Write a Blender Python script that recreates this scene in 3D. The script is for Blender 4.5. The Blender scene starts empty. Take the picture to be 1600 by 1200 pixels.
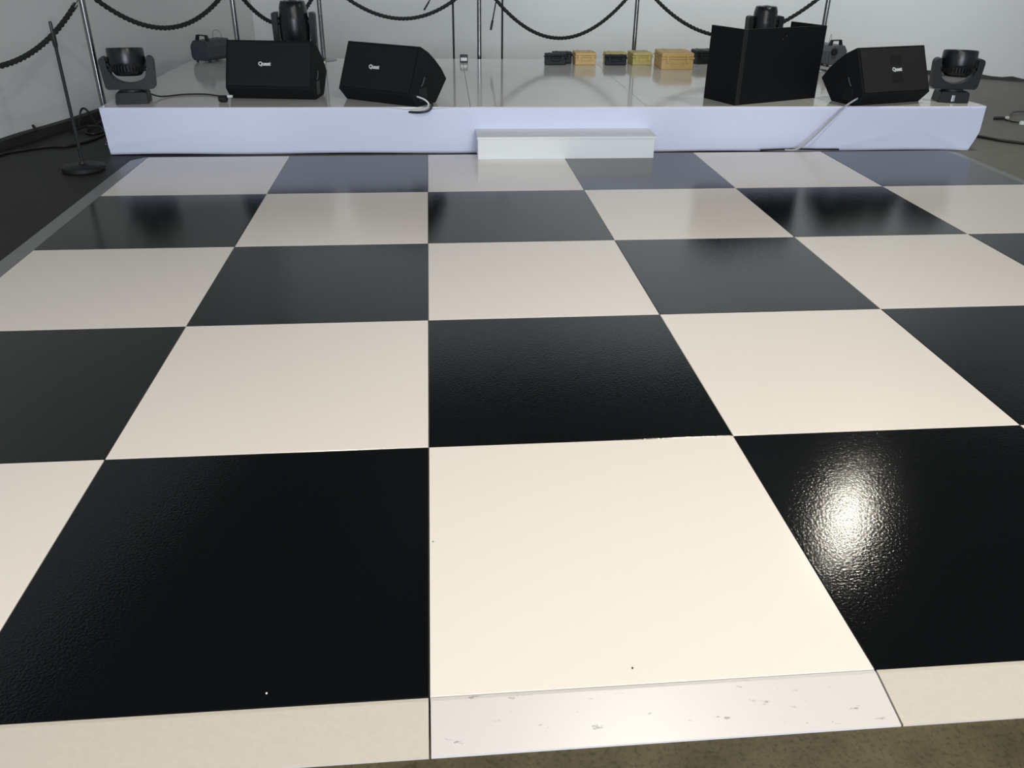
import bpy, bmesh, math, random
from mathutils import Vector, Matrix
random.seed(4)
PI = math.pi
C = bpy.context.scene.collection
sc = bpy.context.scene

# ------------------------------------------------------------------ camera, light, exposure
cd = bpy.data.cameras.new('camera'); cam = bpy.data.objects.new('camera', cd); C.objects.link(cam)
cd.sensor_fit = 'HORIZONTAL'; cd.sensor_width = 36.0; cd.lens = 1312.0 / 1600 * 36
cd.clip_start = 0.05; cd.clip_end = 200
yaw, pit, rol = 9.51279370e-02, 4.93568055e-01, 1.34329210e-02
fw = Vector((math.sin(yaw) * math.cos(pit), math.cos(yaw) * math.cos(pit), -math.sin(pit)))
r0 = Vector((math.cos(yaw), -math.sin(yaw), 0)); u0 = r0.cross(fw)
rt = math.cos(rol) * r0 + math.sin(rol) * u0; up = -math.sin(rol) * r0 + math.cos(rol) * u0
cam.matrix_world = Matrix(((rt.x, up.x, -fw.x, 0.05634), (rt.y, up.y, -fw.y, -1.53836),
                           (rt.z, up.z, -fw.z, 1.74389), (0, 0, 0, 1)))
sc.camera = cam
sc.view_settings.view_transform = 'Standard'; sc.view_settings.look = 'None'
sc.view_settings.gamma = 1.0; sc.view_settings.use_curve_mapping = False
sc.view_settings.exposure = 0.0

w = bpy.data.worlds.new('world'); sc.world = w; w.use_nodes = True
w.node_tree.nodes['Background'].inputs[0].default_value = (0.62, 0.75, 1.0, 1)
w.node_tree.nodes['Background'].inputs[1].default_value = 0.8

def area(name, loc, aim, sx, sy, power, col, shape='RECTANGLE'):
    l = bpy.data.lights.new(name, 'AREA'); l.shape = shape; l.size = sx; l.size_y = sy
    l.energy = power; l.color = col
    o = bpy.data.objects.new(name, l); C.objects.link(o); o.location = loc
    o.rotation_euler = (Vector(aim) - Vector(loc)).to_track_quat('-Z', 'Y').to_euler()
    return o
# the open end of the hall behind the photographer: daylight
area('daylight_opening', (0.6, -8.6, 2.2), (1.6, 6.0, 0.9), 6.0, 3.2, 720, (0.84, 0.91, 1.0))
def fill_spot(name, loc, aim, power, col, ang, blend):
    l = bpy.data.lights.new(name, 'SPOT'); l.energy = power; l.color = col; l.spot_size = math.radians(ang); l.spot_blend = blend
    l.shadow_soft_size = 0.45
    o = bpy.data.objects.new(name, l); C.objects.link(o); o.location = loc
    o.rotation_euler = (Vector(aim) - Vector(loc)).to_track_quat('-Z', 'Y').to_euler()
# unseen spots added to brighten the upper part of the back and right walls
fill_spot('wall_fill_spot', (4.2, 6.4, 4.85), (5.0, 11.7, 2.5), 1020, (0.92, 0.965, 1.0), 94, 1.0)
fill_spot('wall_fill_spot', (-0.4, 6.6, 4.85), (0.2, 11.7, 2.5), 430, (0.90, 0.96, 1.0), 94, 1.0)

# ------------------------------------------------------------------ materials
def mat(name, col, rough=0.5, metal=0.0, ior=1.5, noise=None, bump=None, spec=0.5, coat=0.0, sheen=0.0):
    """noise=(scale, colour2, lo, hi)   bump=(scale, strength, distance)"""
    m = bpy.data.materials.new(name); m.use_nodes = True
    nt = m.node_tree; b = nt.nodes['Principled BSDF']
    b.inputs['Base Color'].default_value = (*col, 1); b.inputs['Roughness'].default_value = rough
    b.inputs['Metallic'].default_value = metal; b.inputs['IOR'].default_value = ior
    b.inputs['Specular IOR Level'].default_value = spec
    b.inputs['Coat Weight'].default_value = coat; b.inputs['Coat Roughness'].default_value = 0.1
    b.inputs['Sheen Weight'].default_value = sheen
    tc = nt.nodes.new('ShaderNodeTexCoord')
    if noise:
        n = nt.nodes.new('ShaderNodeTexNoise'); n.inputs['Scale'].default_value = noise[0]
        n.inputs['Detail'].default_value = 8; n.inputs['Roughness'].default_value = 0.62
        r = nt.nodes.new('ShaderNodeValToRGB')
        r.color_ramp.elements[0].position = noise[2]; r.color_ramp.elements[1].position = noise[3]
        r.color_ramp.elements[0].color = (*col, 1); r.color_ramp.elements[1].color = (*noise[1], 1)
        nt.links.new(tc.outputs['Object'], n.inputs['Vector']); nt.links.new(n.outputs['Fac'], r.inputs['Fac'])
        nt.links.new(r.outputs['Color'], b.inputs['Base Color'])
    if bump:
        n2 = nt.nodes.new('ShaderNodeTexNoise'); n2.inputs['Scale'].default_value = bump[0]
        n2.inputs['Detail'].default_value = 3
        bp = nt.nodes.new('ShaderNodeBump'); bp.inputs['Strength'].default_value = bump[1]
        bp.inputs['Distance'].default_value = bump[2]
        nt.links.new(tc.outputs['Object'], n2.inputs['Vector']); nt.links.new(n2.outputs['Fac'], bp.inputs['Height'])
        nt.links.new(bp.outputs['Normal'], b.inputs['Normal'])
    return m

M = {}
M['black_tile'] = mat('black_tile', (0.0025, 0.0032, 0.004), 0.09, bump=(110, 0.36, 0.0013))
M['white_tile'] = mat('white_tile', (0.82, 0.785, 0.745), 0.17, bump=(230, 0.06, 0.0015))
M['ramp_shaded'] = mat('ramp_shaded', (0.30, 0.31, 0.315), 0.38, 0.6)  # pale ramp metal with the side slopes' shade put into the colour
M['wall'] = mat('wall', (0.68, 0.695, 0.68), 0.75, noise=(0.7, (0.72, 0.735, 0.72), 0.3, 0.7), bump=(30, 0.05, 0.002))
M['ceiling'] = mat('ceiling', (0.16, 0.165, 0.17), 0.9)
M['stage_top'] = mat('stage_top', (0.78, 0.785, 0.775), 0.10, noise=(3, (0.75, 0.755, 0.75), 0.35, 0.65), spec=0.6)
M['stage_frame'] = mat('stage_frame', (0.25, 0.25, 0.25), 0.6)
M['skirt'] = mat('skirt', (0.745, 0.795, 0.99), 0.85, bump=(900, 0.1, 0.0005), sheen=0.2)
M['step'] = mat('step', (0.80, 0.83, 0.84), 0.35)
M['carpet_black'] = mat('carpet_black', (0.006, 0.0075, 0.009), 0.85, spec=0.25, noise=(180, (0.009, 0.0105, 0.0125), 0.4, 0.7), bump=(500, 0.4, 0.002))
M['grille'] = mat('grille', (0.006, 0.0075, 0.009), 0.7, 0.0, spec=0.3, noise=(420, (0.010, 0.012, 0.014), 0.45, 0.6), bump=(700, 0.4, 0.001))
M['grille_lit'] = mat('grille_lit', (0.014, 0.0135, 0.0130), 0.7, 0.0, spec=0.35, noise=(420, (0.022, 0.021, 0.020), 0.45, 0.6), bump=(700, 0.4, 0.001))  # same grille, stronger light put into a paler, browner colour
M['recess'] = mat('recess', (0.003, 0.003, 0.004), 0.8)
M['badge'] = mat('badge', (0.75, 0.77, 0.78), 0.4)
M['matte_black'] = mat('matte_black', (0.007, 0.008, 0.009), 0.55)
M['plastic_black'] = mat('plastic_black', (0.008, 0.010, 0.012), 0.45, noise=(60, (0.010, 0.012, 0.014), 0.4, 0.6), spec=0.35)
M['plastic_gloss'] = mat('plastic_gloss', (0.008, 0.010, 0.012), 0.3)
M['panel_black'] = mat('panel_black', (0.0045, 0.0055, 0.007), 0.6, spec=0.2, bump=(200, 0.1, 0.001))
M['chrome'] = mat('chrome', (0.27, 0.28, 0.275), 0.2, 1.0)
M['rope'] = mat('rope', (0.013, 0.0135, 0.014), 0.8, bump=(600, 0.5, 0.002))
M['cable'] = mat('cable', (0.008, 0.008, 0.009), 0.5)
M['cable_grey'] = mat('cable_grey', (0.42, 0.43, 0.46), 0.4)
M['case_black'] = mat('case_black', (0.013, 0.016, 0.020), 0.5, spec=0.35, bump=(80, 0.1, 0.002))
M['case_yellow'] = mat('case_yellow', (0.68, 0.47, 0.19), 0.5, noise=(9, (0.72, 0.50, 0.21), 0.35, 0.7))
M['case_lemon'] = mat('case_lemon', (0.55, 0.46, 0.17), 0.5, noise=(9, (0.59, 0.50, 0.19), 0.35, 0.7))
M['fog_grey'] = mat('fog_grey', (0.038, 0.042, 0.055), 0.5)
M['fog_light'] = mat('fog_light', (0.075, 0.08, 0.09), 0.45)
M['white_plastic'] = mat('white_plastic', (0.85, 0.87, 0.86), 0.4)
M['glass'] = mat('glass', (0.03, 0.04, 0.05), 0.08, spec=0.8)
M['skirting'] = mat('skirting', (0.012, 0.012, 0.010), 0.6, noise=(12, (0.02, 0.02, 0.017), 0.4, 0.7))
M['lamp'] = mat('lamp', (1, 1, 1))
M['lamp'].node_tree.nodes['Principled BSDF'].inputs['Emission Color'].default_value = (1, 0.95, 0.80, 1)
M['lamp'].node_tree.nodes['Principled BSDF'].inputs['Emission Strength'].default_value = 5
M['red'] = mat('red', (0.20, 0.03, 0.04), 0.5)

def ramp_mat(name, col, metal, rough):
    """pale aluminium with dark scuffs and thin scratches"""
    m = mat(name, col, rough, metal); nt = m.node_tree; b = nt.nodes['Principled BSDF']
    tc = nt.nodes.new('ShaderNodeTexCoord')
    mp = nt.nodes.new('ShaderNodeMapping'); mp.inputs['Scale'].default_value = (1, 2.6, 1)
    n = nt.nodes.new('ShaderNodeTexNoise'); n.inputs['Scale'].default_value = 13; n.inputs['Detail'].default_value = 9
    n.inputs['Roughness'].default_value = 0.7
    r = nt.nodes.new('ShaderNodeValToRGB'); r.color_ramp.elements[0].position = 0.62; r.color_ramp.elements[1].position = 0.67
    r.color_ramp.elements[0].color = (0, 0, 0, 1); r.color_ramp.elements[1].color = (1, 1, 1, 1)
    mx = nt.nodes.new('ShaderNodeMix'); mx.data_type = 'RGBA'
    mx.inputs[6].default_value = (*col, 1); mx.inputs[7].default_value = (0.27, 0.265, 0.27, 1)
    nt.links.new(tc.outputs['Object'], mp.inputs['Vector']); nt.links.new(mp.outputs[0], n.inputs['Vector'])
    nt.links.new(n.outputs['Fac'], r.inputs['Fac']); nt.links.new(r.outputs['Color'], mx.inputs[0])
    nt.links.new(mx.outputs[2], b.inputs['Base Color'])
    return m
M['ramp_cream'] = mat('ramp_cream', (0.52, 0.49, 0.44), 0.45, noise=(60, (0.50, 0.47, 0.42), 0.4, 0.6))
M['ramp_silver'] = ramp_mat('ramp_silver', (0.585, 0.575, 0.575), 0.0, 0.35)

def floor_mat():
    m = bpy.data.materials.new('hall_floor'); m.use_nodes = True; nt = m.node_tree; b = nt.nodes['Principled BSDF']
    tc = nt.nodes.new('ShaderNodeTexCoord')
    def noise(scale, detail, rough=0.6):
        n = nt.nodes.new('ShaderNodeTexNoise'); n.inputs['Scale'].default_value = scale
        n.inputs['Detail'].default_value = detail; n.inputs['Roughness'].default_value = rough
        nt.links.new(tc.outputs['Object'], n.inputs['Vector']); return n
    def ramp(src, p0, c0, p1, c1):
        r = nt.nodes.new('ShaderNodeValToRGB'); e = r.color_ramp.elements
        e[0].position = p0; e[1].position = p1; e[0].color = (*c0, 1); e[1].color = (*c1, 1)
        nt.links.new(src, r.inputs['Fac']); return r
    def mix(f, a, c, kind='MIX'):
        x = nt.nodes.new('ShaderNodeMix'); x.data_type = 'RGBA'; x.blend_type = kind
        if hasattr(f, 'is_output'): nt.links.new(f, x.inputs[0])
        else: x.inputs[0].default_value = f
        nt.links.new(a, x.inputs[6]); nt.links.new(c, x.inputs[7]); return x.outputs[2]
    n1 = noise(5, 10); conc = ramp(n1.outputs['Fac'], 0.35, (0.048, 0.041, 0.020), 0.68, (0.098, 0.083, 0.047))
    n2 = noise(70, 6, 0.7); spk = ramp(n2.outputs['Fac'], 0.38, (0.5, 0.5, 0.5), 0.5, (1, 1, 1))
    conc2 = mix(0.8, conc.outputs[0], spk.outputs[0], 'MULTIPLY')
    n3 = noise(2.3, 2); pt = ramp(n3.outputs['Fac'], 0.735, (0, 0, 0), 0.74, (1, 1, 1))
    pale = nt.nodes.new('ShaderNodeRGB'); pale.outputs[0].default_value = (0.30, 0.27, 0.20, 1)
    conc3 = mix(pt.outputs[0], conc2, pale.outputs[0])
    sep = nt.nodes.new('ShaderNodeSeparateXYZ'); nt.links.new(tc.outputs['Object'], sep.inputs[0])
    # dark painted strip left of the dance floor, right of it the wall's reflection put into a paler grey
    mr = nt.nodes.new('ShaderNodeMapRange'); mr.inputs[1].default_value = -2.0; mr.inputs[2].default_value = -1.0
    nt.links.new(sep.outputs[0], mr.inputs[0])
    dk = ramp(n1.outputs['Fac'], 0.35, (0.009, 0.0085, 0.0075), 0.7, (0.014, 0.013, 0.0115))
    mr2 = nt.nodes.new('ShaderNodeMapRange'); mr2.inputs[1].default_value = 4.2; mr2.inputs[2].default_value = 4.6
    nt.links.new(sep.outputs[0], mr2.inputs[0])
    gr = ramp(n1.outputs['Fac'], 0.35, (0.17, 0.162, 0.142), 0.7, (0.205, 0.197, 0.173))
    a = mix(mr.outputs[0], dk.outputs[0], conc3); fin = mix(mr2.outputs[0], a, gr.outputs[0])
    nt.links.new(fin, b.inputs['Base Color']); b.inputs['Roughness'].default_value = 0.55; b.inputs['Specular IOR Level'].default_value = 0.35
    bp = nt.nodes.new('ShaderNodeBump'); bp.inputs['Strength'].default_value = 0.25; bp.inputs['Distance'].default_value = 0.003
    nt.links.new(n2.outputs['Fac'], bp.inputs['Height']); nt.links.new(bp.outputs['Normal'], b.inputs['Normal'])
    return m
M['floor'] = floor_mat()

# ------------------------------------------------------------------ helpers
def link(name, bm, m, parent=None, smooth=False, loc=None, rot=None):
    bmesh.ops.recalc_face_normals(bm, faces=bm.faces[:])
    me = bpy.data.meshes.new(name); bm.to_mesh(me); bm.free()
    me.materials.append(m)
    if smooth:
        for p in me.polygons: p.use_smooth = True
        me.set_sharp_from_angle(angle=math.radians(40))
    o = bpy.data.objects.new(name, me); C.objects.link(o)
    if parent: o.parent = parent
    if loc: o.location = loc
    if rot: o.rotation_euler = rot
    return o
def tag(o, label=None, cat=None, group=None, kind=None):
    if label: o['label'] = label
    if cat: o['category'] = cat
    if group: o['group'] = group
    if kind: o['kind'] = kind
    return o
def thing(name, label, cat, loc=(0, 0, 0), rz=0, group=None):
    o = bpy.data.objects.new(name, None); C.objects.link(o); o.location = loc; o.rotation_euler = (0, 0, rz)
    o.empty_display_size = 0.1
    return tag(o, label, cat, group)
def struct(o): o['kind'] = 'structure'; return o
def BM(): return bmesh.new()
def box(bm, x0, x1, y0, y1, z0, z1, bevel=0.0, seg=1):
    r = bmesh.ops.create_cube(bm, size=1.0); vs = r['verts']
    for v in vs:
        v.co = Vector(((x0 + x1) / 2 + v.co.x * (x1 - x0), (y0 + y1) / 2 + v.co.y * (y1 - y0), (z0 + z1) / 2 + v.co.z * (z1 - z0)))
    if bevel > 0:
        es = {e for v in vs for e in v.link_edges}
        bmesh.ops.bevel(bm, geom=list(es), offset=bevel, segments=seg, affect='EDGES', profile=0.5)
    return bm
def xform(bm, mat4, verts=None):
    for v in (verts or bm.verts): v.co = mat4 @ v.co
def prism(bm, prof, x0, x1, axis='x', bevel=0.0, seg=1):
    """prof: list of 2-D points; extruded along axis. axis x: prof=(y,z); axis y: prof=(x,z); axis z: prof=(x,y)"""
    def P(a, p):
        return {'x': (a, p[0], p[1]), 'y': (p[0], a, p[1]), 'z': (p[0], p[1], a)}[axis]
    A = [bm.verts.new(P(x0, p)) for p in prof]; B = [bm.verts.new(P(x1, p)) for p in prof]
    fs = [bm.faces.new(A), bm.faces.new(B[::-1])]
    n = len(prof)
    for i in range(n): fs.append(bm.faces.new((A[i], B[i], B[(i + 1) % n], A[(i + 1) % n])))
    if bevel > 0:
        es = {e for f in fs for e in f.edges}
        bmesh.ops.recalc_face_normals(bm, faces=fs)
        bmesh.ops.bevel(bm, geom=list(es), offset=bevel, segments=seg, affect='EDGES', profile=0.5)
    return bm
def lathe(bm, prof, n=32, centre=(0, 0, 0), mtx=None):
    rings = []
    for r, z in prof:
        if r < 1e-6: rings.append([bm.verts.new((0, 0, z))])
        else: rings.append([bm.verts.new((r * math.cos(2 * PI * i / n), r * math.sin(2 * PI * i / n), z)) for i in range(n)])
    for a, b in zip(rings[:-1], rings[1:]):
        if len(a) == 1 and len(b) == 1: continue
        for i in range(n):
            j = (i + 1) % n
            if len(a) == 1: bm.faces.new((a[0], b[i], b[j]))
            elif len(b) == 1: bm.faces.new((a[i], a[j], b[0]))
            else: bm.faces.new((a[i], a[j], b[j], b[i]))
    vs = [v for r in rings for v in r]
    T = Matrix.Translation(Vector(centre)) @ (mtx or Matrix.Identity(4))
    for v in vs: v.co = T @ v.co
    return bm
def catmull(pts, sub=8):
    P = [Vector(p) for p in pts]; P = [2 * P[0] - P[1]] + P + [2 * P[-1] - P[-2]]; out = []
    for i in range(1, len(P) - 2):
        for k in range(sub):
            t = k / sub; a, b, c, d = P[i - 1:i + 3]
            out.append(0.5 * ((2 * b) + (-a + c) * t + (2 * a - 5 * b + 4 * c - d) * t * t + (-a + 3 * b - 3 * c + d) * t ** 3))
    out.append(P[-2]); return out
def tube(bm, pts, r, n=8, strands=0, pitch=0.12, flat=1.0):
    """round tube along points; strands>0 gives the lobed cross-section of a twisted rope"""
    pts = [Vector(p) for p in pts]; rings = []; s = 0
    t0 = (pts[1] - pts[0]).normalized(); ref = Vector((0, 0, 1)) if abs(t0.z) < 0.9 else Vector((1, 0, 0))
    nrm = (ref - ref.dot(t0) * t0).normalized()
    for i, p in enumerate(pts):
        t = (pts[min(i + 1, len(pts) - 1)] - pts[max(i - 1, 0)]).normalized()
        nrm = (nrm - nrm.dot(t) * t).normalized(); b = t.cross(nrm)
        if i: s += (p - pts[i - 1]).length
        ring = []
        for k in range(n):
            a = 2 * PI * k / n; rr = r
            if strands: rr = r * (0.60 + 0.48 * abs(math.cos(0.5 * strands * (a - 2 * PI * s / pitch))))
            ring.append(bm.verts.new(p + rr * (math.cos(a) * nrm * flat + math.sin(a) * b)))
        rings.append(ring)
    for a, b in zip(rings[:-1], rings[1:]):
        for k in range(n): bm.faces.new((a[k], a[(k + 1) % n], b[(k + 1) % n], b[k]))
    bm.faces.new(rings[0][::-1]); bm.faces.new(rings[-1]); return bm
def copy_tree(o, parent=None):
    c = o.copy(); C.objects.link(c); c.parent = parent
    for ch in list(o.children): copy_tree(ch, c)
    return c
def text_mesh(name, s, size, m, parent, loc, rot, depth=0.0012):
    cu = bpy.data.curves.new('t', 'FONT'); cu.body = s; cu.size = size; cu.extrude = depth; cu.offset = size * 0.045
    cu.align_x = 'CENTER'; cu.align_y = 'CENTER'; cu.space_character = 0.95; cu.resolution_u = 3
    t = bpy.data.objects.new('t', cu); C.objects.link(t); bpy.context.view_layer.update()
    me = bpy.data.meshes.new_from_object(t.evaluated_get(bpy.context.evaluated_depsgraph_get()))
    bpy.data.objects.remove(t); me.name = name; me.materials.clear(); me.materials.append(m)
    o = bpy.data.objects.new(name, me); C.objects.link(o); o.parent = parent; o.location = loc; o.rotation_euler = rot
    return o

# ------------------------------------------------------------------ the hall
GZ = -0.03                                    # hall floor level; z = 0 is the top of the dance floor
bm = BM(); box(bm, -9, 12, -9.5, 14, GZ - 0.1, GZ); struct(link('floor', bm, M['floor']))
def wallslab(name, ax, ay, bx, by, h=5.0, t=0.15, side=1):
    """slab whose room face runs a -> b; thickness goes to its left (side=1)"""
    a = Vector((ax, ay)); b = Vector((bx, by)); d = (b - a).normalized(); n = Vector((-d.y, d.x)) * t * side
    bm = BM(); prism(bm, [(a.x, a.y), (b.x, b.y), (b.x + n.x, b.y + n.y), (a.x + n.x, a.y + n.y)], GZ, h, 'z')
    return struct(link(name, bm, M['wall']))
LX = lambda y: -3.90 + 0.27 * (y - 6.32)      # line of the left wall
WY = 11.70
wallslab('wall_left', LX(-9), -9, LX(WY), WY)
wallslab('wall_back', LX(WY), WY, 6.20, WY)
RD = Vector((0.83, -0.56)).normalized()
RE = Vector((6.20, 11.70)) + RD * 5.2
wallslab('wall_right', 6.20, WY, RE.x, RE.y)
wallslab('wall_right', RE.x, RE.y, RE.x, -9)
bm = BM(); box(bm, -9, 12, -9.5, 14, 5.0, 5.1); struct(link('ceiling', bm, M['ceiling']))
# dark skirting at the foot of the left wall and of the right wall
def along(ax, ay, bx, by, d, h, name, seg=26, wob=0.006):
    a = Vector((ax, ay)); b = Vector((bx, by)); u = (b - a).normalized(); n = Vector((u.y, -u.x)); L = (b - a).length
    bm = BM(); rows = []
    for i in range(seg + 1):
        p = a + u * L * i / seg; dd = d + random.uniform(-wob, wob); hh = h + random.uniform(-wob, wob)
        rows.append([bm.verts.new((*(p + n * q).to_2d(), GZ + z)) for q, z in ((0.001, 0), (dd, 0), (dd * 0.8, hh * 0.93), (0.001, hh))])
    for r1, r2 in zip(rows[:-1], rows[1:]):
        for k in range(4): bm.faces.new((r1[k], r1[(k + 1) % 4], r2[(k + 1) % 4], r2[k]))
    bm.faces.new(rows[0]); bm.faces.new(rows[-1][::-1])
    return struct(link(name, bm, M['skirting']))
along(LX(2), 2, LX(WY - 0.1), WY - 0.1, 0.085, 0.085, 'baseboard_left')
along(6.20, WY, RE.x, RE.y, 0.03, 0.05, 'baseboard_right', 40, 0.012)

# hanging high-bay lamps
def bay_lamp(x, y, z, label, power, col, r=0.24):
    t = thing('high_bay_lamp', label, 'lamp', (x, y, z), 0)
    bm = BM(); lathe(bm, [(0.0, 0.28), (0.07, 0.28), (0.09, 0.2), (r + 0.05, 0.02), (r + 0.05, 0.0), (r + 0.03, 0.0), (0.07, 0.17), (0, 0.17)], 28)
    link('shade', bm, M['chrome'], t, True)
    bm = BM(); lathe(bm, [(0, 0.03), (r, 0.03), (r, 0.02), (0, 0.02)], 24); link('diffuser', bm, M['lamp'], t)
    bm = BM(); tube(bm, [(0, 0, 0.27), (0, 0, 4.99 - z)], 0.01, 6); link('cord', bm, M['cable'], t)
    l = bpy.data.lights.new('lamp_light', 'AREA'); l.shape = 'DISK'; l.size = r * 2; l.energy = power; l.color = col
    o = bpy.data.objects.new('lamp_light', l); C.objects.link(o); o.parent = t; o.location = (0, 0, 0.012)
    return t
bay_lamp(4.83, 6.15, 4.4, 'high bay lamp hanging above the right end of the stage front', 42, (1, 0.95, 0.80), 0.13)
bay_lamp(-1.0, -1.8, 4.4, 'high bay lamp hanging above the left front of the dance floor', 80, (1, 0.87, 0.68))
bay_lamp(2.6, -1.6, 4.4, 'high bay lamp hanging above the right front of the dance floor', 115, (1, 0.87, 0.67))
bay_lamp(1.4, 1.1, 4.4, 'added fill lamp above the middle of the dance floor', 80, (1, 0.93, 0.83))  # unseen lamp added to brighten the middle rows and the skirt

# ------------------------------------------------------------------ dance floor
T = 1.2
df = thing('dance_floor', 'black and white checkerboard dance floor of large glossy square panels with sloped metal edging', 'dance floor')
def panel_mesh(name, m):
    bm = BM(); g = 0.0012; box(bm, g, T - g, g, T - g, GZ, 0.0, 0.0016)
    me = bpy.data.meshes.new(name); bm.to_mesh(me); bm.free(); me.materials.append(m); return me
pw = panel_mesh('floor_panel_white', M['white_tile']); pb = panel_mesh('floor_panel_black', M['black_tile'])
for i in range(-2, 4):
    for j in range(5):
        white = (i + j) % 2 == 0
        o = bpy.data.objects.new('floor_panel', pw if white else pb); C.objects.link(o); o.parent = df
        o.location = (i * T, j * T, 0)
        o['label'] = 'glossy white square panel' if white else 'glossy black square panel'
# sloped ramps: front (pale), sides (same metal, shaded grey)
def ramp_piece(x0, x1, m, label, w=0.16):
    g = 0.0028
    bm = BM(); prism(bm, [(-0.0015, GZ), (-0.0015, -0.0005), (-0.012, -0.0005), (-w, GZ + 0.0045), (-w - 0.001, GZ)], x0 + g, x1 - g, 'x')
    o = link('edge_ramp', bm, m, df); o['label'] = label
for i in range(-2, 4):
    silver = i == 0
    ramp_piece(i * T, (i + 1) * T, M['ramp_silver'] if silver else M['ramp_cream'],
               'scuffed silver white ramp strip' if silver else 'cream ramp strip')
for j in range(5):
    for s in (-1, 1):
        xe = -2 * T if s < 0 else 4 * T
        bm = BM(); g = 0.002
        prism(bm, [(xe + s * 0.0015, GZ), (xe + s * 0.0015, -0.0005), (xe + s * 0.02, -0.0005), (xe + s * 0.15, GZ + 0.004), (xe + s * 0.151, GZ)], j * T + g, (j + 1) * T - g, 'y')
        o = link('edge_ramp', bm, M['ramp_shaded'], df); o['label'] = 'metal ramp strip shaded grey'

# ------------------------------------------------------------------ stage
SZ = 0.375; SA = -0.0137; S0 = (-2.79, 6.232)
def S(u, v, z=SZ):
    """stage coordinates (along the front, towards the back) to world"""
    return Vector((S0[0] + u * math.cos(SA) - v * math.sin(SA), S0[1] + u * math.sin(SA) + v * math.cos(SA), z))
st = thing('stage', 'low white stage of five glossy deck panels behind the dance floor', 'stage', (S0[0], S0[1], GZ), SA)
H = SZ - GZ; W5 = 1.59; DP = 3.19
for k in range(5):
    bm = BM(); box(bm, k * W5 + 0.0015, (k + 1) * W5 - 0.0015, 0, DP, H - 0.04, H, 0.002)
    link('deck_panel', bm, M['stage_top'], st)
for k in range(6):
    for v in (0.05, DP / 2, DP - 0.05):
        u = min(max(k * W5, 0.05), 5 * W5 - 0.05)
        bm = BM(); box(bm, u - 0.025, u + 0.025, v - 0.025, v + 0.025, 0, H - 0.04); link('leg', bm, M['stage_frame'], st)
# skirt: one cloth wrapped round left side, front and right side
def skirt():
    path = []
    L = 5 * W5; o = 0.010
    n1, n2 = 40, 330
    for i in range(n1): path.append((-o, DP * (1 - i / n1), (-1, 0)))
    for i in range(n2 + 1): path.append((-o + (L + 2 * o) * i / n2, -o, (0, -1)))
    for i in range(1, n1 + 1): path.append((L + o, DP * i / n1, (1, 0)))
    bm = BM(); nz = 16; grid = []
    for (u, v, nn) in path:
        col = []
        for k in range(nz + 1):
            t = k / nz                                   # 0 top, 1 bottom
            z = (H + 0.001) * (1 - t) + 0.004 * t
            off = 0.0; uu = u
            front = nn == (0, -1)
            if front:
                # top hem pulled down by the cable near u=3.35
                sag = 0.026 * math.exp(-((u - 2.72) / 0.20) ** 2) * max(0, 1 - t * 1.6); z -= sag
                off += 0.020 * math.exp(-((u - 2.72) / 0.22) ** 2) * max(0, 1 - t * 2)
                off += 0.0035 * math.sin(u * 2.1 + 0.6 * t) * t + 0.002 * math.sin(u * 5.3 + 2 * t)
                # diagonal folds at both bottom corners and where the grey cable pulls
                d = (u - 0.05) * 0.35 + (t - 0.78); off += 0.009 * math.exp(-(d / 0.05) ** 2) * math.exp(-u / 0.6)
                d = (L - u) * 0.9 - (1.05 - t) ; off += 0.012 * math.exp(-(d / 0.09) ** 2) * math.exp(-((L - u) / 0.5) ** 2)
                d = (u - 6.55) * 0.55 - (0.93 - t); off += 0.010 * math.exp(-(d / 0.07) ** 2) * math.exp(-((u - 6.7) / 0.35) ** 2)
                off += 0.006 * math.exp(-((u - 3.1 - 0.5 * t) / 0.05) ** 2) * (1 - t)
                # bottom hem tucked in at the corners
                if L - u < 0.35: uu = u - 0.07 * max(0, (t - 0.55) / 0.45) ** 1.3 * (1 - (L - u) / 0.35)
                if u < 0.2: uu = u + 0.02 * t * (1 - u / 0.2)
                if t > 0.93: z += 0.004 * math.sin(u * 3.7) + 0.003
            else:
                off += 0.006 * math.sin(v * 7) * t
                if u > 1: uu = u - 0.07 * max(0, (t - 0.55) / 0.45) ** 1.3 * math.exp(-v * 2)
                elif v < 0.5: uu = u + 0.02 * t * (1 - v / 0.5)
            col.append(bm.verts.new((uu + nn[0] * off, v + nn[1] * (off + 0.0), z)))
        grid.append(col)
    for a, b in zip(grid[:-1], grid[1:]):
        for k in range(nz): bm.faces.new((a[k], a[k + 1], b[k + 1], b[k]))
    ob = link('stage_skirt', bm, M['skirt'], None, True, (S0[0], S0[1], GZ), (0, 0, SA))
    md = ob.modifiers.new('thick', 'SOLIDIFY'); md.thickness = 0.002; md.offset = 1
    return tag(ob, 'white fabric skirt stretched around the front and ends of the stage', 'stage skirt')
skirt()

# step in front of the stage
sp = thing('stage_step', 'white wooden step in front of the stage centre', 'step', (0.435, 5.815, 0), -0.008)
bm = BM(); box(bm, -0.006, 1.562, -0.004, 0.375, 0.168, 0.19, 0.002); link('tread', bm, M['step'], sp)
bm = BM(); box(bm, 0.0, 1.55, 0.004, 0.022, 0, 0.168, 0.001); link('riser', bm, M['step'], sp)
for x in (0.0, 1.532):
    bm = BM(); box(bm, x, x + 0.018, 0.022, 0.33, 0 if x < 0 else 0.0, 0.168); link('side_board', bm, M['step'], sp)

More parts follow.
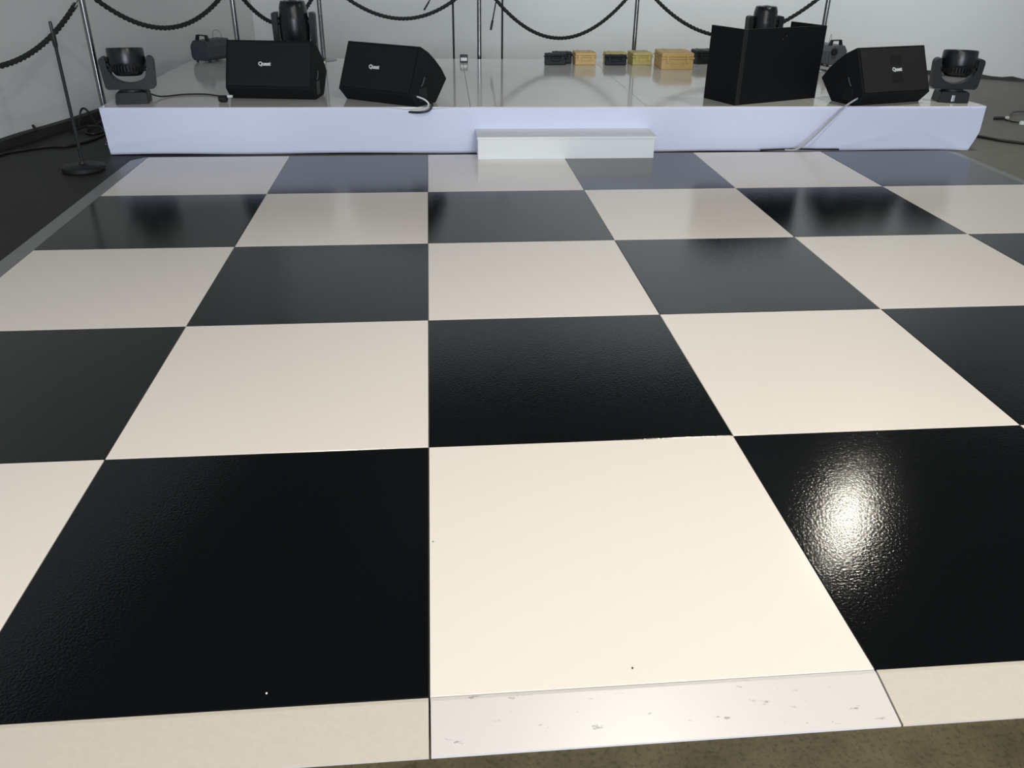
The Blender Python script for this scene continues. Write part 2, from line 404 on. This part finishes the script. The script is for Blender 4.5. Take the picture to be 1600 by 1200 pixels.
# ------------------------------------------------------------------ wedge monitors
PR = dict(A=(0.081, 0.492), B=(-0.103, 0.106), C=(0, 0), D=(0.291, 0), E=(0.478, 0.182)); MW = 0.79
def monitor(x, y, rz, label, recess=False, side='R'):
    t = thing('stage_monitor', label, 'speaker', (x, y, SZ), rz, 'wedge monitor speakers on the stage front')
    A, B, Cc, D, E = (Vector(PR[k]) for k in 'ABCDE')
    mid = (A + E) / 2 + Vector((0.022, 0.026)); q1 = (A + mid) / 2 + Vector((0.008, 0.008)); q2 = (E + mid) / 2 + Vector((0.008, 0.008))
    bm = BM(); prism(bm, [A, B, Cc, D, E, q2, mid, q1], -MW / 2, MW / 2, 'x', 0.006, 2)
    link('cabinet', bm, M['carpet_black'], t)
    # grille plate on the A-B face: local frame
    d = (A - B); Lg = d.length; d.normalize(); n = Vector((-d.y, d.x))      # n points to the front/up
    ang = math.atan2(d.y, d.x)
    # basis: X along width, Y up the face, Z out of the face
    R = Matrix(((1, 0, 0), (0, d.x, n.x), (0, d.y, n.y))).to_4x4()
    base = Matrix.Translation(Vector((0, B.x, B.y))) @ R
    def place(o): o.matrix_local = base; return o
    bm = BM(); gx = MW / 2 - 0.022
    box(bm, -gx, gx, 0.02, Lg - 0.02, 0.0, 0.012, 0.004, 2)
    g = place(link('grille', bm, M['grille_lit'] if recess else M['grille'], t))
    for yy in ((Lg * 0.59, Lg * 0.80), (Lg * 0.22, Lg * 0.42)):
        bm = BM(); x0 = -0.105 if side == 'R' else -0.045
        box(bm, x0, x0 + 0.125, yy[0], yy[1], 0.0115, 0.0135, 0.0008); place(link('grille_recess', bm, M['recess'] if recess else M['grille'], t))
    bx = -0.04 if side == 'R' else 0.02
    b = text_mesh('badge', 'Quest', 0.046, M['badge'], g, (bx, Lg * 0.5, 0.0145), (0, 0, 0))
    # connector plate, handle and feet on the visible end
    sx = (MW / 2) if side == 'R' else (-MW / 2); s = 1 if side == 'R' else -1
    bm = BM(); box(bm, min(sx, sx + s * 0.004), max(sx, sx + s * 0.004), 0.03, 0.15, 0.035, 0.15, 0.001)
    link('jack_plate', bm, M['plastic_black'], t)
    bm = BM(); pts = [(sx + s * 0.004, 0.06, 0.165), (sx + s * 0.008, 0.085, 0.19), (sx + s * 0.008, 0.10, 0.215), (sx + s * 0.004, 0.115, 0.235)]
    tube(bm, catmull(pts, 3), 0.006, 6); link('handle_bar', bm, M['fog_light'], t)
    bm = BM(); lathe(bm, [(0, 0), (0.012, 0), (0.012, 0.006), (0, 0.006)], 12, (sx, 0.21, 0.21), Matrix.Rotation(s * PI / 2, 4, 'Y'))
    link('pole_socket', bm, M['recess'], t)
    return t
monitor(-1.389, 6.619, -0.127, 'black wedge monitor speaker facing forward beside the leftmost yoke light')
monitor(-0.403, 6.402, -0.595, 'black wedge monitor speaker turned sideways, second from the left, looped cable in its end')
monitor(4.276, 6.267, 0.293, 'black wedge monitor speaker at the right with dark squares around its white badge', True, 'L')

# ------------------------------------------------------------------ moving head lights
def rounded(pts, r, seg=5):
    out = []; n = len(pts); P = [Vector(p) for p in pts]
    for i in range(n):
        a, b, c = P[i - 1], P[i], P[(i + 1) % n]; rr = r[i] if isinstance(r, (list, tuple)) else r
        if rr <= 0: out.append(b); continue
        p0 = b + (a - b).normalized() * rr; p1 = b + (c - b).normalized() * rr
        for k in range(seg + 1):
            t = k / seg; out.append((1 - t) ** 2 * p0 + 2 * t * (1 - t) * b + t * t * p1)
    return out
def wash_light(x, y, rz, label, tilt=0.0, tape=False):
    t = thing('moving_head_light', label, 'stage light', (x, y, SZ), rz, 'moving head wash lights at the ends of the stage front')
    bm = BM(); prism(bm, rounded([(-0.138, 0), (0.138, 0), (0.132, 0.10), (-0.124, 0.10)], [0.008, 0.008, 0.022, 0.022], 3), -0.105, 0.105, 'y', 0.004)
    b = link('base', bm, M['plastic_black'], t)
    bm = BM(); lathe(bm, [(0, 0.095), (0.10, 0.095), (0.095, 0.117), (0, 0.108)], 28); link('turntable', bm, M['matte_black'], t, True)
    if tape:
        bm = BM(); box(bm, -0.022, -0.008, -0.1080, -0.1052, 0.012, 0.068); link('tape_mark', bm, M['badge'], b)
        bm = BM(); box(bm, -0.004, 0.006, -0.1080, -0.1052, 0.012, 0.068); link('tape_mark', bm, M['cable_grey'], b)
    # yoke: outline with a bowl-shaped opening
    outer = rounded([(-0.225, 0.385), (-0.205, 0.115), (0.205, 0.115), (0.225, 0.385)], [0.05, 0.035, 0.035, 0.05], 6)
    # order: start at left shoulder, go down, right, up; then the inner cut back
    inner = [(0.163, 0.345), (0.162, 0.285)]
    for k in range(19):
        a = -k * PI / 18; inner.append((0.146 * math.cos(a), 0.258 + 0.094 * math.sin(a)))
    inner += [(-0.162, 0.285), (-0.163, 0.345)]
    L = [(-0.165, 0.375)] + [tuple(p) for p in outer] + [(0.165, 0.375)] + inner
    bm = BM(); A = [bm.verts.new((p[0], -0.05, p[1])) for p in L]; B = [bm.verts.new((p[0], 0.05, p[1])) for p in L]
    f1 = bm.faces.new(A); f2 = bm.faces.new(B[::-1]); n = len(L)
    for i in range(n): bm.faces.new((A[i], B[i], B[(i + 1) % n], A[(i + 1) % n]))
    bmesh.ops.recalc_face_normals(bm, faces=bm.faces[:])
    bmesh.ops.triangulate(bm, faces=[f1, f2]); 
    link('yoke', bm, M['plastic_black'], t)
    hd = thing('head', None, None); hd.parent = t; hd.location = (0, 0, 0.315); hd.rotation_euler = (tilt, 0, 0)
    bm = BM(); lathe(bm, [(0, -0.092), (0.085, -0.092), (0.108, -0.084), (0.130, -0.055), (0.140, -0.02), (0.15, -0.005), (0.155, 0.02), (0.151, 0.125),
                          (0.147, 0.137), (0.138, 0.137), (0.136, 0.12), (0, 0.12)], 40)
    link('head_shell', bm, M['plastic_gloss'], hd, True)
    bm = BM()
    for k in range(36):
        a = 2 * PI * k / 36; c, s_ = math.cos(a), math.sin(a)
        v = box(BM(), 0.118, 0.148, -0.003, 0.003, -0.055, -0.008); R = Matrix.Rotation(a, 4, 'Z'); xform(v, R)
        me = bpy.data.meshes.new('tmp'); v.to_mesh(me); v.free(); bm.from_mesh(me); bpy.data.meshes.remove(me)
    link('cooling_fins', bm, M['matte_black'], hd)
    bm = BM(); lathe(bm, [(0, 0.121), (0.135, 0.121), (0.135, 0.126), (0, 0.130)], 32); link('lens', bm, M['glass'], hd, True)
    for s in (-1, 1):
        bm = BM(); lathe(bm, [(0, 0), (0.03, 0), (0.03, 0.03), (0, 0.03)], 16, (s * 0.142, 0, 0), Matrix.Rotation(s * PI / 2, 4, 'Y'))
        link('pivot', bm, M['matte_black'], hd)
    return t
# heads are parts; keep them meshes, not empties
def flatten_heads():
    for t in [o for o in C.objects if o.type == 'EMPTY' and o.parent is not None and o.name.split('.')[0] == 'head']:
        shell = [c for c in t.children if c.name.startswith('head_shell')][0]; par = t.parent; ml = t.matrix_basis.copy()
        kids = [c for c in t.children if c is not shell]
        shell.parent = par; shell.matrix_local = ml; shell.name = 'head'
        for c in kids: c.parent = shell
        bpy.data.objects.remove(t)
wash_light(-2.580, 6.48, 0.14, 'black wash light with upturned head at the left front corner of the stage', -0.10)
wash_light(4.968, 6.395, -0.22, 'black wash light with upturned head and white tape on its base, right stage corner', -0.06, True)

def spot_light(x, y, rz, label, sc_=1.0):
    t = thing('moving_head_spot', label, 'stage light', (x, y, SZ), rz, 'moving head spot lights behind the speakers')
    t.scale = (sc_,) * 3
    bm = BM(); box(bm, -0.17, 0.17, -0.15, 0.15, 0, 0.13, 0.02, 2); link('base', bm, M['plastic_black'], t)
    bm = BM(); lathe(bm, [(0, 0.13), (0.10, 0.13), (0.10, 0.165), (0, 0.165)], 28); link('turntable', bm, M['matte_black'], t, True)
    outer = rounded([(-0.213, 0.645), (-0.205, 0.165), (0.205, 0.165), (0.213, 0.645)], [0.03, 0.05, 0.05, 0.03], 4)
    inner = [(0.156, 0.645)]
    for k in range(19):
        a = -k * PI / 18; inner.append((0.156 * math.cos(a), 0.405 + 0.156 * math.sin(a)))
    inner.append((-0.156, 0.645)); L = [tuple(p) for p in outer] + inner
    bm = BM(); A = [bm.verts.new((p[0], -0.06, p[1])) for p in L]; B = [bm.verts.new((p[0], 0.06, p[1])) for p in L]
    f1 = bm.faces.new(A); f2 = bm.faces.new(B[::-1]); n = len(L)
    for i in range(n): bm.faces.new((A[i], B[i], B[(i + 1) % n], A[(i + 1) % n]))
    bmesh.ops.recalc_face_normals(bm, faces=bm.faces[:]); bmesh.ops.triangulate(bm, faces=[f1, f2])
    link('yoke', bm, M['plastic_black'], t)
    bm = BM(); lathe(bm, [(0, 0.262), (0.05, 0.266), (0.09, 0.285), (0.128, 0.33), (0.144, 0.40), (0.147, 0.50), (0.144, 0.57), (0.143, 0.60), (0.139, 0.61),
                          (0.134, 0.69), (0.120, 0.742), (0.112, 0.748), (0.085, 0.748), (0.08, 0.735), (0, 0.735)], 36)
    h = link('head', bm, M['plastic_gloss'], t, True)
    bm = BM(); lathe(bm, [(0, 0.736), (0.079, 0.736), (0.06, 0.752), (0, 0.76)], 24); link('lens', bm, M['glass'], h, True)
    for s in (-1, 1):
        bm = BM(); lathe(bm, [(0, 0), (0.035, 0), (0.035, 0.03), (0, 0.03)], 16, (s * 0.128, 0, 0.56), Matrix.Rotation(s * PI / 2, 4, 'Y'))
        link('pivot', bm, M['matte_black'], h)
    return t
spot_light(-1.295, 7.72, -0.02, 'tall black spot light with upright head rising behind the leftmost wedge monitor')
spot_light(3.70, 8.14, 0.03, 'tall black spot light with upright head rising inside the open black screen', 0.93)

# ------------------------------------------------------------------ black three-panel screen (booth front)
bt = thing('booth_screen', 'black three-panel booth screen open at the back, on the right of the stage front', 'booth screen', (2.801, 6.199, SZ), math.atan2(0.387, 0.922))
bm = BM(); box(bm, 0, 0.996, 0, 0.02, 0, 0.643, 0.0015); link('front_panel', bm, M['panel_black'], bt)
for x in (0.0, 0.976):
    bm = BM(); box(bm, x, x + 0.02, 0.0205, 0.442, 0, 0.643, 0.0015); link('side_panel', bm, M['panel_black'], bt)
bm = BM(); box(bm, 0.0, 0.045, -0.0035, -0.0002, 0.0, 0.643, 0.001); link('corner_strip', bm, M['matte_black'], bt)
for x, z in ((0.47, 0.545), (0.51, 0.57)):
    bm = BM(); lathe(bm, [(0, 0), (0.005, 0), (0.003, 0.003), (0, 0.003)], 8, (x, -0.0005, z), Matrix.Rotation(PI / 2, 4, 'X')); link('screw', bm, M['chrome'], bt)

# ------------------------------------------------------------------ hard cases
def hard_case(x, y, rz, w, d, h, m, label, group):
    t = thing('hard_case', label, 'case', (x, y, SZ), rz, group)
    bm = BM(); box(bm, -w / 2 + 0.008, w / 2 - 0.008, 0.008, d - 0.008, 0, h * 0.62, 0.01, 2); b = link('body', bm, m, t)
    bm = BM(); box(bm, -w / 2, w / 2, 0.0, d, h * 0.62, h * 0.74, 0.004)
    box(bm, -w / 2 + 0.006, w / 2 - 0.006, 0.006, d - 0.006, h * 0.74, h, 0.012, 2)
    for k in (-0.25, 0.25): box(bm, w * k - 0.012, w * k + 0.012, 0.02, d - 0.02, h * 0.98, h + 0.004, 0.002)
    link('lid', bm, m, t)
    for k in (-0.30, 0.30):
        bm = BM(); box(bm, w * k - 0.014, w * k + 0.014, -0.007, 0.004, h * 0.40, h * 0.80, 0.003); link('latch', bm, m, t)
    bm = BM(); tube(bm, catmull([(-w * 0.17, 0.004, h * 0.45), (-w * 0.16, -0.012, h * 0.38), (w * 0.16, -0.012, h * 0.38), (w * 0.17, 0.004, h * 0.45)], 4), 0.005, 6)
    link('handle', bm, m, t)
    return t
G = 'small hard equipment cases at the back of the stage'
hard_case(1.508, 8.824, 0, 0.262, 0.11, 0.128, M['case_black'], 'black hard case at the front left end of the row of small cases', G)
hard_case(1.608, 8.962, 0.0, 0.245, 0.13, 0.128, M['case_black'], 'black hard case half hidden behind the leftmost black case', G)
hard_case(1.865, 8.824, 0.0, 0.262, 0.27, 0.138, M['case_yellow'], 'small orange yellow hard case beside the left pair of black cases', G)
hard_case(2.222, 8.800, 0.0, 0.270, 0.075, 0.118, M['case_black'], 'black hard case in front of a pale yellow one, middle of the row', G)
hard_case(2.243, 8.895, 0.0, 0.270, 0.19, 0.128, M['case_lemon'], 'pale yellow hard case almost hidden behind the middle black case', G)
hard_case(2.545, 8.824, 0.06, 0.255, 0.27, 0.138, M['case_lemon'], 'small lemon yellow hard case left of the large yellow case', G)
hard_case(2.865, 8.458, -0.03, 0.385, 0.42, 0.180, M['case_yellow'], 'largest yellow hard case, tall and nearest the black screen', G)
hard_case(3.35, 8.90, 0.12, 0.28, 0.22, 0.155, M['case_black'], 'black hard case partly hidden by the left edge of the black screen', G)

# ------------------------------------------------------------------ fog machines
def fog_machine(x, y, rz, label, m1, m2, nozzle=None):
    t = thing('fog_machine', label, 'fog machine', (x, y, SZ), rz, None)
    W_, L_, H_ = 0.26, 0.40, 0.235
    prof = rounded([(-W_ / 2 + 0.03, 0.02), (W_ / 2 - 0.03, 0.02), (W_ / 2, 0.06), (W_ / 2, H_ - 0.06), (W_ / 2 - 0.045, H_), (-W_ / 2 + 0.045, H_), (-W_ / 2, H_ - 0.06), (-W_ / 2, 0.06)], 0.008, 2)
    bm = BM(); prism(bm, prof, 0.0, L_, 'y', 0.004); b = link('body', bm, m1, t)
    bm = BM(); prism(bm, [(p[0] * 0.93, 0.02 + (p[1] - 0.02) * 0.95 + 0.004) for p in prof], -0.012, 0.0, 'y', 0.003); link('end_panel', bm, m2, t)
    if nozzle is not None:
        bm = BM(); lathe(bm, [(0, 0), (0.042, 0), (0.036, 0.03), (0.024, 0.035), (0, 0.035)], 20, (nozzle, -0.010, 0.17), Matrix.Rotation(PI / 2, 4, 'X')); link('nozzle', bm, M['recess'], t, True)
    bm = BM()
    for s in (-0.075, 0.075):
        q = s * 0.8
        prism(bm, [(s - 0.016, H_ - 0.002), (s + 0.016, H_ - 0.002), (q + 0.010, H_ + 0.055), (q - 0.010, H_ + 0.055)], 0.05, 0.085, 'y')
    box(bm, -0.07, 0.07, 0.05, 0.085, H_ + 0.046, H_ + 0.058, 0.003); link('handle', bm, M['matte_black'], t)
    for sx in (-0.09, 0.09):
        for sy in (0.04, 0.36):
            bm = BM(); lathe(bm, [(0, 0), (0.014, 0), (0.014, 0.022), (0, 0.022)], 10, (sx, sy, 0)); link('foot', bm, M['matte_black'], t)
    bm = BM(); tube(bm, catmull([(0.08, 0.30, H_ - 0.01), (0.085, 0.29, H_ + 0.06), (0.06, 0.25, H_ + 0.10), (0.04, 0.21, H_ + 0.07), (0.04, 0.20, H_ - 0.002)], 5), 0.0022, 5); link('wire', bm, M['cable'], t)
    return t
fog_machine(-2.585, 9.03, -0.5, 'dark grey boxy fog machine with a carry handle, left rear of the stage', M['fog_grey'], M['fog_grey'])
f2 = fog_machine(4.86, 8.70, 0.25, 'light grey fog machine standing between the black screen and the right wedge monitor', M['fog_light'], M['fog_light'], -0.07)
bm = BM(); tube(bm, [(0.12, 0.12, 0.06), (0.175, 0.10, 0.16), (0.175, 0.10, 0.20), (0.12, 0.12, 0.16)], 0.006, 6); link('bracket', bm, M['matte_black'], f2)

# small white-fronted unit
dv = thing('receiver_box', 'small black box with a bright white front at the back of the stage centre', 'box', (0.442, 9.03, SZ), 0)
bm = BM(); box(bm, -0.046, 0.046, 0, 0.05, 0.0, 0.088, 0.004); link('body', bm, M['plastic_black'], dv)
bm = BM(); box(bm, -0.037, 0.036, -0.004, 0.001, 0.022, 0.058, 0.001); link('front_plate', bm, M['white_plastic'], dv)
for k in range(4):
    bm = BM(); box(bm, -0.034 + 0.018 * k, -0.024 + 0.018 * k, -0.003, 0.001, 0.066, 0.083, 0.001); link('button', bm, M['fog_light'], dv)

# ------------------------------------------------------------------ rope stanchions and ropes
def stanchion(x, y, zb, ztop, label, group='chrome rope posts behind and beside the stage', br=0.155):
    t = thing('stanchion', label, 'rope post', (x, y, zb), 0, group)
    h = ztop - zb
    bm = BM(); lathe(bm, [(0, 0), (br, 0), (br, 0.006), (br * 0.77, 0.014), (0.05, 0.024), (0.03, 0.03), (0, 0.03)], 40); link('base', bm, M['chrome'], t, True)
    bm = BM(); lathe(bm, [(0.0, 0.025), (0.0265, 0.025), (0.0265, h - 0.02), (0, h - 0.02)], 24); link('pole', bm, M['chrome'], t, True)
    bm = BM(); lathe(bm, [(0.0, h - 0.10), (0.034, h - 0.10), (0.034, h - 0.085), (0.026, h - 0.08), (0.026, h - 0.03), (0.036, h - 0.02), (0.036, h - 0.01), (0.02, h + 0.01), (0, h + 0.016)], 24)
    link('rope_collar', bm, M['chrome'], t, True)
    return t
ZR = 1.30
P0 = (-3.72, 4.80); P1 = (-2.915, 6.66); P2 = (-1.91, 7.90); P3 = (-1.215, 9.26); P4 = (0.655, 9.58); P5 = (2.60, 9.58); P6 = (4.475, 8.35)
stanchion(*P0, GZ, ZR, 'chrome rope post on the hall floor, left of everything else')
stanchion(*P1, GZ, ZR + 0.03, 'chrome rope post beside the left front corner of the stage', br=0.06)
stanchion(*P2, SZ, ZR + 0.03, 'chrome rope post rising behind the leftmost wedge monitor')
stanchion(*P3, SZ, ZR + 0.03, 'chrome rope post with visible round base between the two left wedge monitors')
stanchion(*P4, GZ, ZR, 'chrome rope post at the stage back between two thin black stands')
stanchion(*P5, GZ, ZR, 'chrome rope post behind the small yellow cases')
stanchion(*P6, SZ, ZR, 'chrome rope post behind the right end of the black screen')
def rope(A, B, a, b, c, label):
    """z = a s^2 + b s + c along the line A -> B"""
    A = Vector(A); B = Vector(B); L = (B - A).length; d = (B - A) / L
    pts = []; e = 0.085; n = int(L / 0.0065)
    for i in range(n + 1):
        s = e + (L - 2 * e) * i / n; pts.append(Vector((*(A + d * s), a * s * s + b * s + c)))
    t = thing('rope', label, 'rope', (*((A + B) / 2), pts[n // 2].z), 0, 'thick twisted black ropes hanging between the chrome posts')
    o = Vector(t.location); bm = BM(); tube(bm, [p - o for p in pts], 0.0215, 14, 3, 0.14); link('rope_body', bm, M['rope'], t, True)
    for (p, q, P) in ((pts[0], pts[1], A), (pts[-1], pts[-2], B)):
        dr = (p - q).normalized(); bm = BM(); R = dr.to_track_quat('Z', 'Y').to_matrix().to_4x4()
        lathe(bm, [(0, -0.03), (0.023, -0.03), (0.023, 0.01), (0.012, 0.02), (0, 0.02)], 14, p - o, R); link('end_cap', bm, M['chrome'], t, True)
        hk = Vector((*P, p.z + 0.02)) - p; hk = hk.normalized()
        bm = BM(); e1 = p + hk * 0.02; e2 = Vector((P.x, P.y, 0)) - Vector((hk.x, hk.y, 0)).normalized() * 0.036; e2.z = p.z + 0.03
        tube(bm, catmull([e1 - o, (e1 + e2) / 2 + Vector((0, 0, 0.012)) - o, e2 - o], 4), 0.005, 6); link('hook', bm, M['chrome'], t, True)
    return t
rope(P0, P1, 0.407, -0.792, 1.157, 'twisted black rope at the far left, crossing the top of the thin black stand')
rope(P1, P2, 0.577, -0.954, 1.304, 'twisted black rope hanging above the left wash light and the dark fog machine')
rope(P2, P3, 0.679, -1.116, 1.286, 'twisted black rope passing behind the left tall spot light')
rope(P3, P4, 0.526, -1.027, 1.321, 'twisted black rope hanging above the sideways wedge monitor')
rope(P4, P5, 0.685, -1.366, 1.273, 'lowest hanging twisted black rope, above the small black cases')
rope(P5, P6, 0.452, -1.027, 1.266, 'twisted black rope hanging above the large yellow case and behind the black screen')

# ------------------------------------------------------------------ thin black stands
def stand(x, y, h, label, arm=None, group=None):
    t = thing('microphone_stand', label, 'stand', (x, y, GZ), 0, group)
    bm = BM(); lathe(bm, [(0, 0), (0.158, 0), (0.165, 0.006), (0.165, 0.036), (0.158, 0.042), (0.05, 0.046), (0.028, 0.055), (0.022, 0.075), (0, 0.075)], 40); link('base', bm, M['matte_black'], t, True)
    bm = BM(); lathe(bm, [(0, 0.06), (0.0125, 0.06), (0.0125, h - 0.16), (0, h - 0.16)], 14); link('pole', bm, M['matte_black'], t, True)
    bm = BM(); lathe(bm, [(0, h - 0.19), (0.013, h - 0.19), (0.018, h - 0.17), (0.018, h - 0.10), (0.014, h - 0.08), (0, h - 0.08)], 14); link('clutch', bm, M['matte_black'], t, True)
    bm = BM(); lathe(bm, [(0, h - 0.10), (0.0125, h - 0.10), (0.0125, h - 0.012), (0.010, h), (0, h)], 14); link('tip', bm, M['plastic_gloss'], t, True)
    if arm:
        bm = BM(); dx, dz, r = arm
        tube(bm, [(-dx * 0.35, 0, h - dz * 0.35 + 0.0), (0, -0.02, h), (dx, -0.03, h + dz)], 0.008, 8); ob = link('boom_arm', bm, M['matte_black'], t)
        bm = BM(); e = Vector((dx, -0.03, h + dz)); u = (e - Vector((0, -0.02, h))).normalized()
        tube(bm, [e - u * 0.11, e - u * 0.10, e - u * 0.03, e], r, 10); link('counterweight', bm, M['matte_black'], ob)
        bm = BM(); lathe(bm, [(0, -0.022), (0.022, -0.022), (0.022, 0.022), (0, 0.022)], 12, (0, -0.01, h), Matrix.Rotation(PI / 2, 4, 'X')); link('pivot', bm, M['matte_black'], t)
    return t
stand(-2.832, 5.70, 1.135, 'thin black stand with heavy round base on the dark floor at the left')
stand(0.343, 9.76, 1.46, 'thin black stand behind the stage, left of the central chrome post', (-0.355, -0.54, 0.011), 'thin black boom stands behind the stage')
stand(0.952, 9.76, 1.42, 'thin black stand behind the stage, right of the central chrome post', (-0.145, -0.72, 0.014), 'thin black boom stands behind the stage')

# ------------------------------------------------------------------ cables
def cable(pts, r, m, label, name='cable', n=8, sub=8, group=None, flat=1.0):
    P = catmull(pts, sub); o = P[len(P) // 2].copy(); bm = BM(); tube(bm, [p - o for p in P], r, n, flat=flat)
    ob = link(name, bm, m, None, True); ob.location = o
    return tag(ob, label, 'cable', group)
zc = GZ + 0.012
cable([(-3.80, 5.6, zc), (-3.72, 6.22, zc), (-3.58, 6.41, zc), (-3.43, 6.53, zc), (-3.27, 6.55, zc), (-3.15, 6.76, zc), (-3.11, 6.98, zc), (-3.10, 7.12, zc)], 0.012, M['cable'],
      'thick black cable lying on the dark floor behind the round-based stand')
cable([(-3.46, 7.40, zc), (-3.455, 7.44, 0.05), (-3.44, 7.47, 0.125), (-3.39, 7.45, 0.15), (-3.32, 7.40, 0.09), (-3.27, 7.35, 0.01), (-3.22, 7.38, zc), (-3.18, 7.50, zc)], 0.010, M['cable'],
      'black cable rising in a small arch beside the left stage end')
cable([(-3.40, 7.62, zc), (-3.30, 7.60, zc + 0.02), (-3.33, 7.20, zc), (-3.22, 7.06, zc), (-3.16, 7.18, zc), (-3.24, 7.30, zc + 0.022), (-3.36, 7.27, zc + 0.03), (-3.43, 7.12, zc + 0.005)], 0.011, M['cable'],
      'looped black cable heaped on the floor at the left stage end')
cable([(-3.38, 7.50, 0.02), (-3.30, 7.75, 0.08), (-3.15, 8.0, 0.11), (-2.95, 8.1, 0.09)], 0.005, M['cable'],
      'thin black cable running from the arch towards the left stage end')
cable([(-3.66, 6.90, 0.062), (-3.665, 6.87, 0.10), (-3.64, 6.83, 0.085), (-3.62, 6.80, 0.066)], 0.013, M['cable'],
      'short black cable stub poking up from the skirting at the far left')
pc = thing('power_connector', 'black power connector with a bright tip at the left end of the stage', 'connector', (-3.03, 7.34, GZ + 0.004), 0.5)
bm = BM(); box(bm, -0.06, 0.06, -0.045, 0.045, 0, 0.065, 0.008, 2); link('body', bm, M['matte_black'], pc)
bm = BM(); box(bm, -0.045, -0.02, -0.052, -0.044, 0.035, 0.06, 0.002); link('socket', bm, M['badge'], pc)
bm = BM(); lathe(bm, [(0, 0), (0.02, 0), (0.016, 0.06), (0, 0.06)], 12, (0.05, 0, 0.03), Matrix.Rotation(PI / 2, 4, 'Y')); link('plug', bm, M['matte_black'], pc, True)

cable([(-2.465, 6.60, SZ + 0.05), (-2.40, 6.70, SZ + 0.012), (-2.24, 6.83, SZ + 0.008), (-2.05, 6.84, SZ + 0.008), (-1.88, 6.72, SZ + 0.010), (-1.80, 6.60, SZ + 0.03)], 0.0065, M['cable'],
      'black cable lying on the stage between the left wash light and the leftmost wedge monitor')
lc = thing('cable_connector', 'black plug with a white end at the lower left corner of the leftmost wedge monitor', 'connector', (-1.80, 6.46, SZ), -0.1)
bm = BM(); lathe(bm, [(0, -0.035), (0.026, -0.035), (0.03, -0.02), (0.03, 0.03), (0.018, 0.04), (0, 0.04)], 14, (-0.005, 0, 0.03), Matrix.Rotation(PI / 2, 4, 'Y')); link('plug', bm, M['matte_black'], lc, True)
bm = BM(); lathe(bm, [(0, 0), (0.012, 0), (0.012, 0.045), (0, 0.045)], 12, (0.045, -0.02, 0.055), Matrix.Rotation(PI / 2, 4, 'Y')); link('sleeve', bm, M['badge'], lc, True)

cable([(-0.115, 6.215, 0.470), (-0.06, 6.165, 0.462), (-0.01, 6.14, 0.445), (0.02, 6.135, 0.415), (0.012, 6.14, 0.385), (-0.03, 6.145, 0.362), (-0.11, 6.155, 0.352), (-0.19, 6.205, 0.352)], 0.0075, M['badge'],
      'pale cable looping out of the sideways wedge monitor over the stage edge', sub=8)
cable([(-0.02, 6.20, 0.44), (0.045, 6.15, 0.42), (0.048, 6.125, 0.388), (0.01, 6.12, 0.352), (-0.08, 6.135, 0.338), (-0.2, 6.20, 0.338)], 0.010, M['cable'],
      'black cable looping below the pale one at the sideways wedge monitor')
bm = BM()
cable([(3.985, 6.20, 0.462), (3.92, 6.12, 0.452), (3.80, 6.085, 0.388), (3.69, 6.065, 0.285), (3.60, 6.045, 0.20), (3.52, 6.03, 0.125), (3.44, 6.02, 0.055), (3.36, 6.02, 0.012), (3.27, 6.03, 0.010)], 0.0085, M['cable_grey'],
      'grey cable hanging from the right wedge monitor down over the stage skirt')
cable([(3.05, 6.055, 0.004), (3.25, 6.045, 0.012), (3.42, 6.04, 0.014), (3.60, 6.055, 0.006), (3.8, 6.06, 0.004)], 0.008, M['cable'],
      'black cable peeping out under the skirt where the grey cable lands')

# right side floor
cable([(5.10, 7.0, GZ + 0.014), (5.49, 6.732, GZ + 0.014), (5.65, 6.49, GZ + 0.014), (5.82, 6.34, GZ + 0.014), (6.2, 6.0, GZ + 0.014), (6.8, 5.6, GZ + 0.014)], 0.024, M['cable'],
      'dark cable run crossing the grey floor right of the stage', sub=6, flat=0.55)
tw = thing('loose_lead', 'loose lead with a pale plug on the grey floor at the right edge', 'connector', (6.33, 7.53, GZ), 0)
o = Vector((6.33, 7.53, GZ))
bm = BM(); tube(bm, catmull([Vector(p) - o for p in ((6.98, 7.95, zc), (6.72, 7.88, zc + 0.015), (6.55, 7.72, zc + 0.012), (6.43, 7.57, zc + 0.005))], 6), 0.009, 7); link('wire', bm, M['fog_light'], tw, True)
bm = BM(); tube(bm, [Vector(p) - o for p in ((6.43, 7.57, zc + 0.008), (6.37, 7.535, zc + 0.008))], 0.020, 8); link('pale_plug', bm, M['badge'], tw)
bm = BM(); tube(bm, [Vector(p) - o for p in ((6.37, 7.535, zc + 0.008), (6.31, 7.55, zc + 0.008), (6.27, 7.58, zc))], 0.017, 8); link('dark_plug', bm, M['matte_black'], tw)
bm = BM(); tube(bm, catmull([Vector(p) - o for p in ((6.37, 7.53, zc), (6.37, 7.42, zc), (6.40, 7.36, zc), (6.45, 7.33, zc))], 5), 0.008, 7); link('wire', bm, M['cable'], tw, True)
bm = BM(); lathe(bm, [(0, 0), (0.03, 0), (0.03, 0.02), (0.018, 0.035), (0, 0.038)], 14, (0.10, -0.22, 0)); link('end_cap', bm, M['badge'], tw, True)

# tiny specks of grit on the two front panels
for k, (x, y, r) in enumerate(((0.545, 0.055, 0.0028), (-0.42, 0.045, 0.003), (0.013, 0.63, 0.002))):
    bm = BM(); bmesh.ops.create_icosphere(bm, subdivisions=1, radius=r); xform(bm, Matrix.Diagonal((1, 1.3, 0.6, 1)))
    ob = link('grit_speck', bm, M['cable'] if k != 1 else M['badge'], None, False, (x, y, r * 0.6))
    tag(ob, ['dark speck of grit near the front edge of the central white panel', 'pale speck of grit near the front edge of the large black panel',
             'dark speck of grit by the left edge of the central white panel'][k], 'grit')
flatten_heads()
bpy.context.view_layer.update()
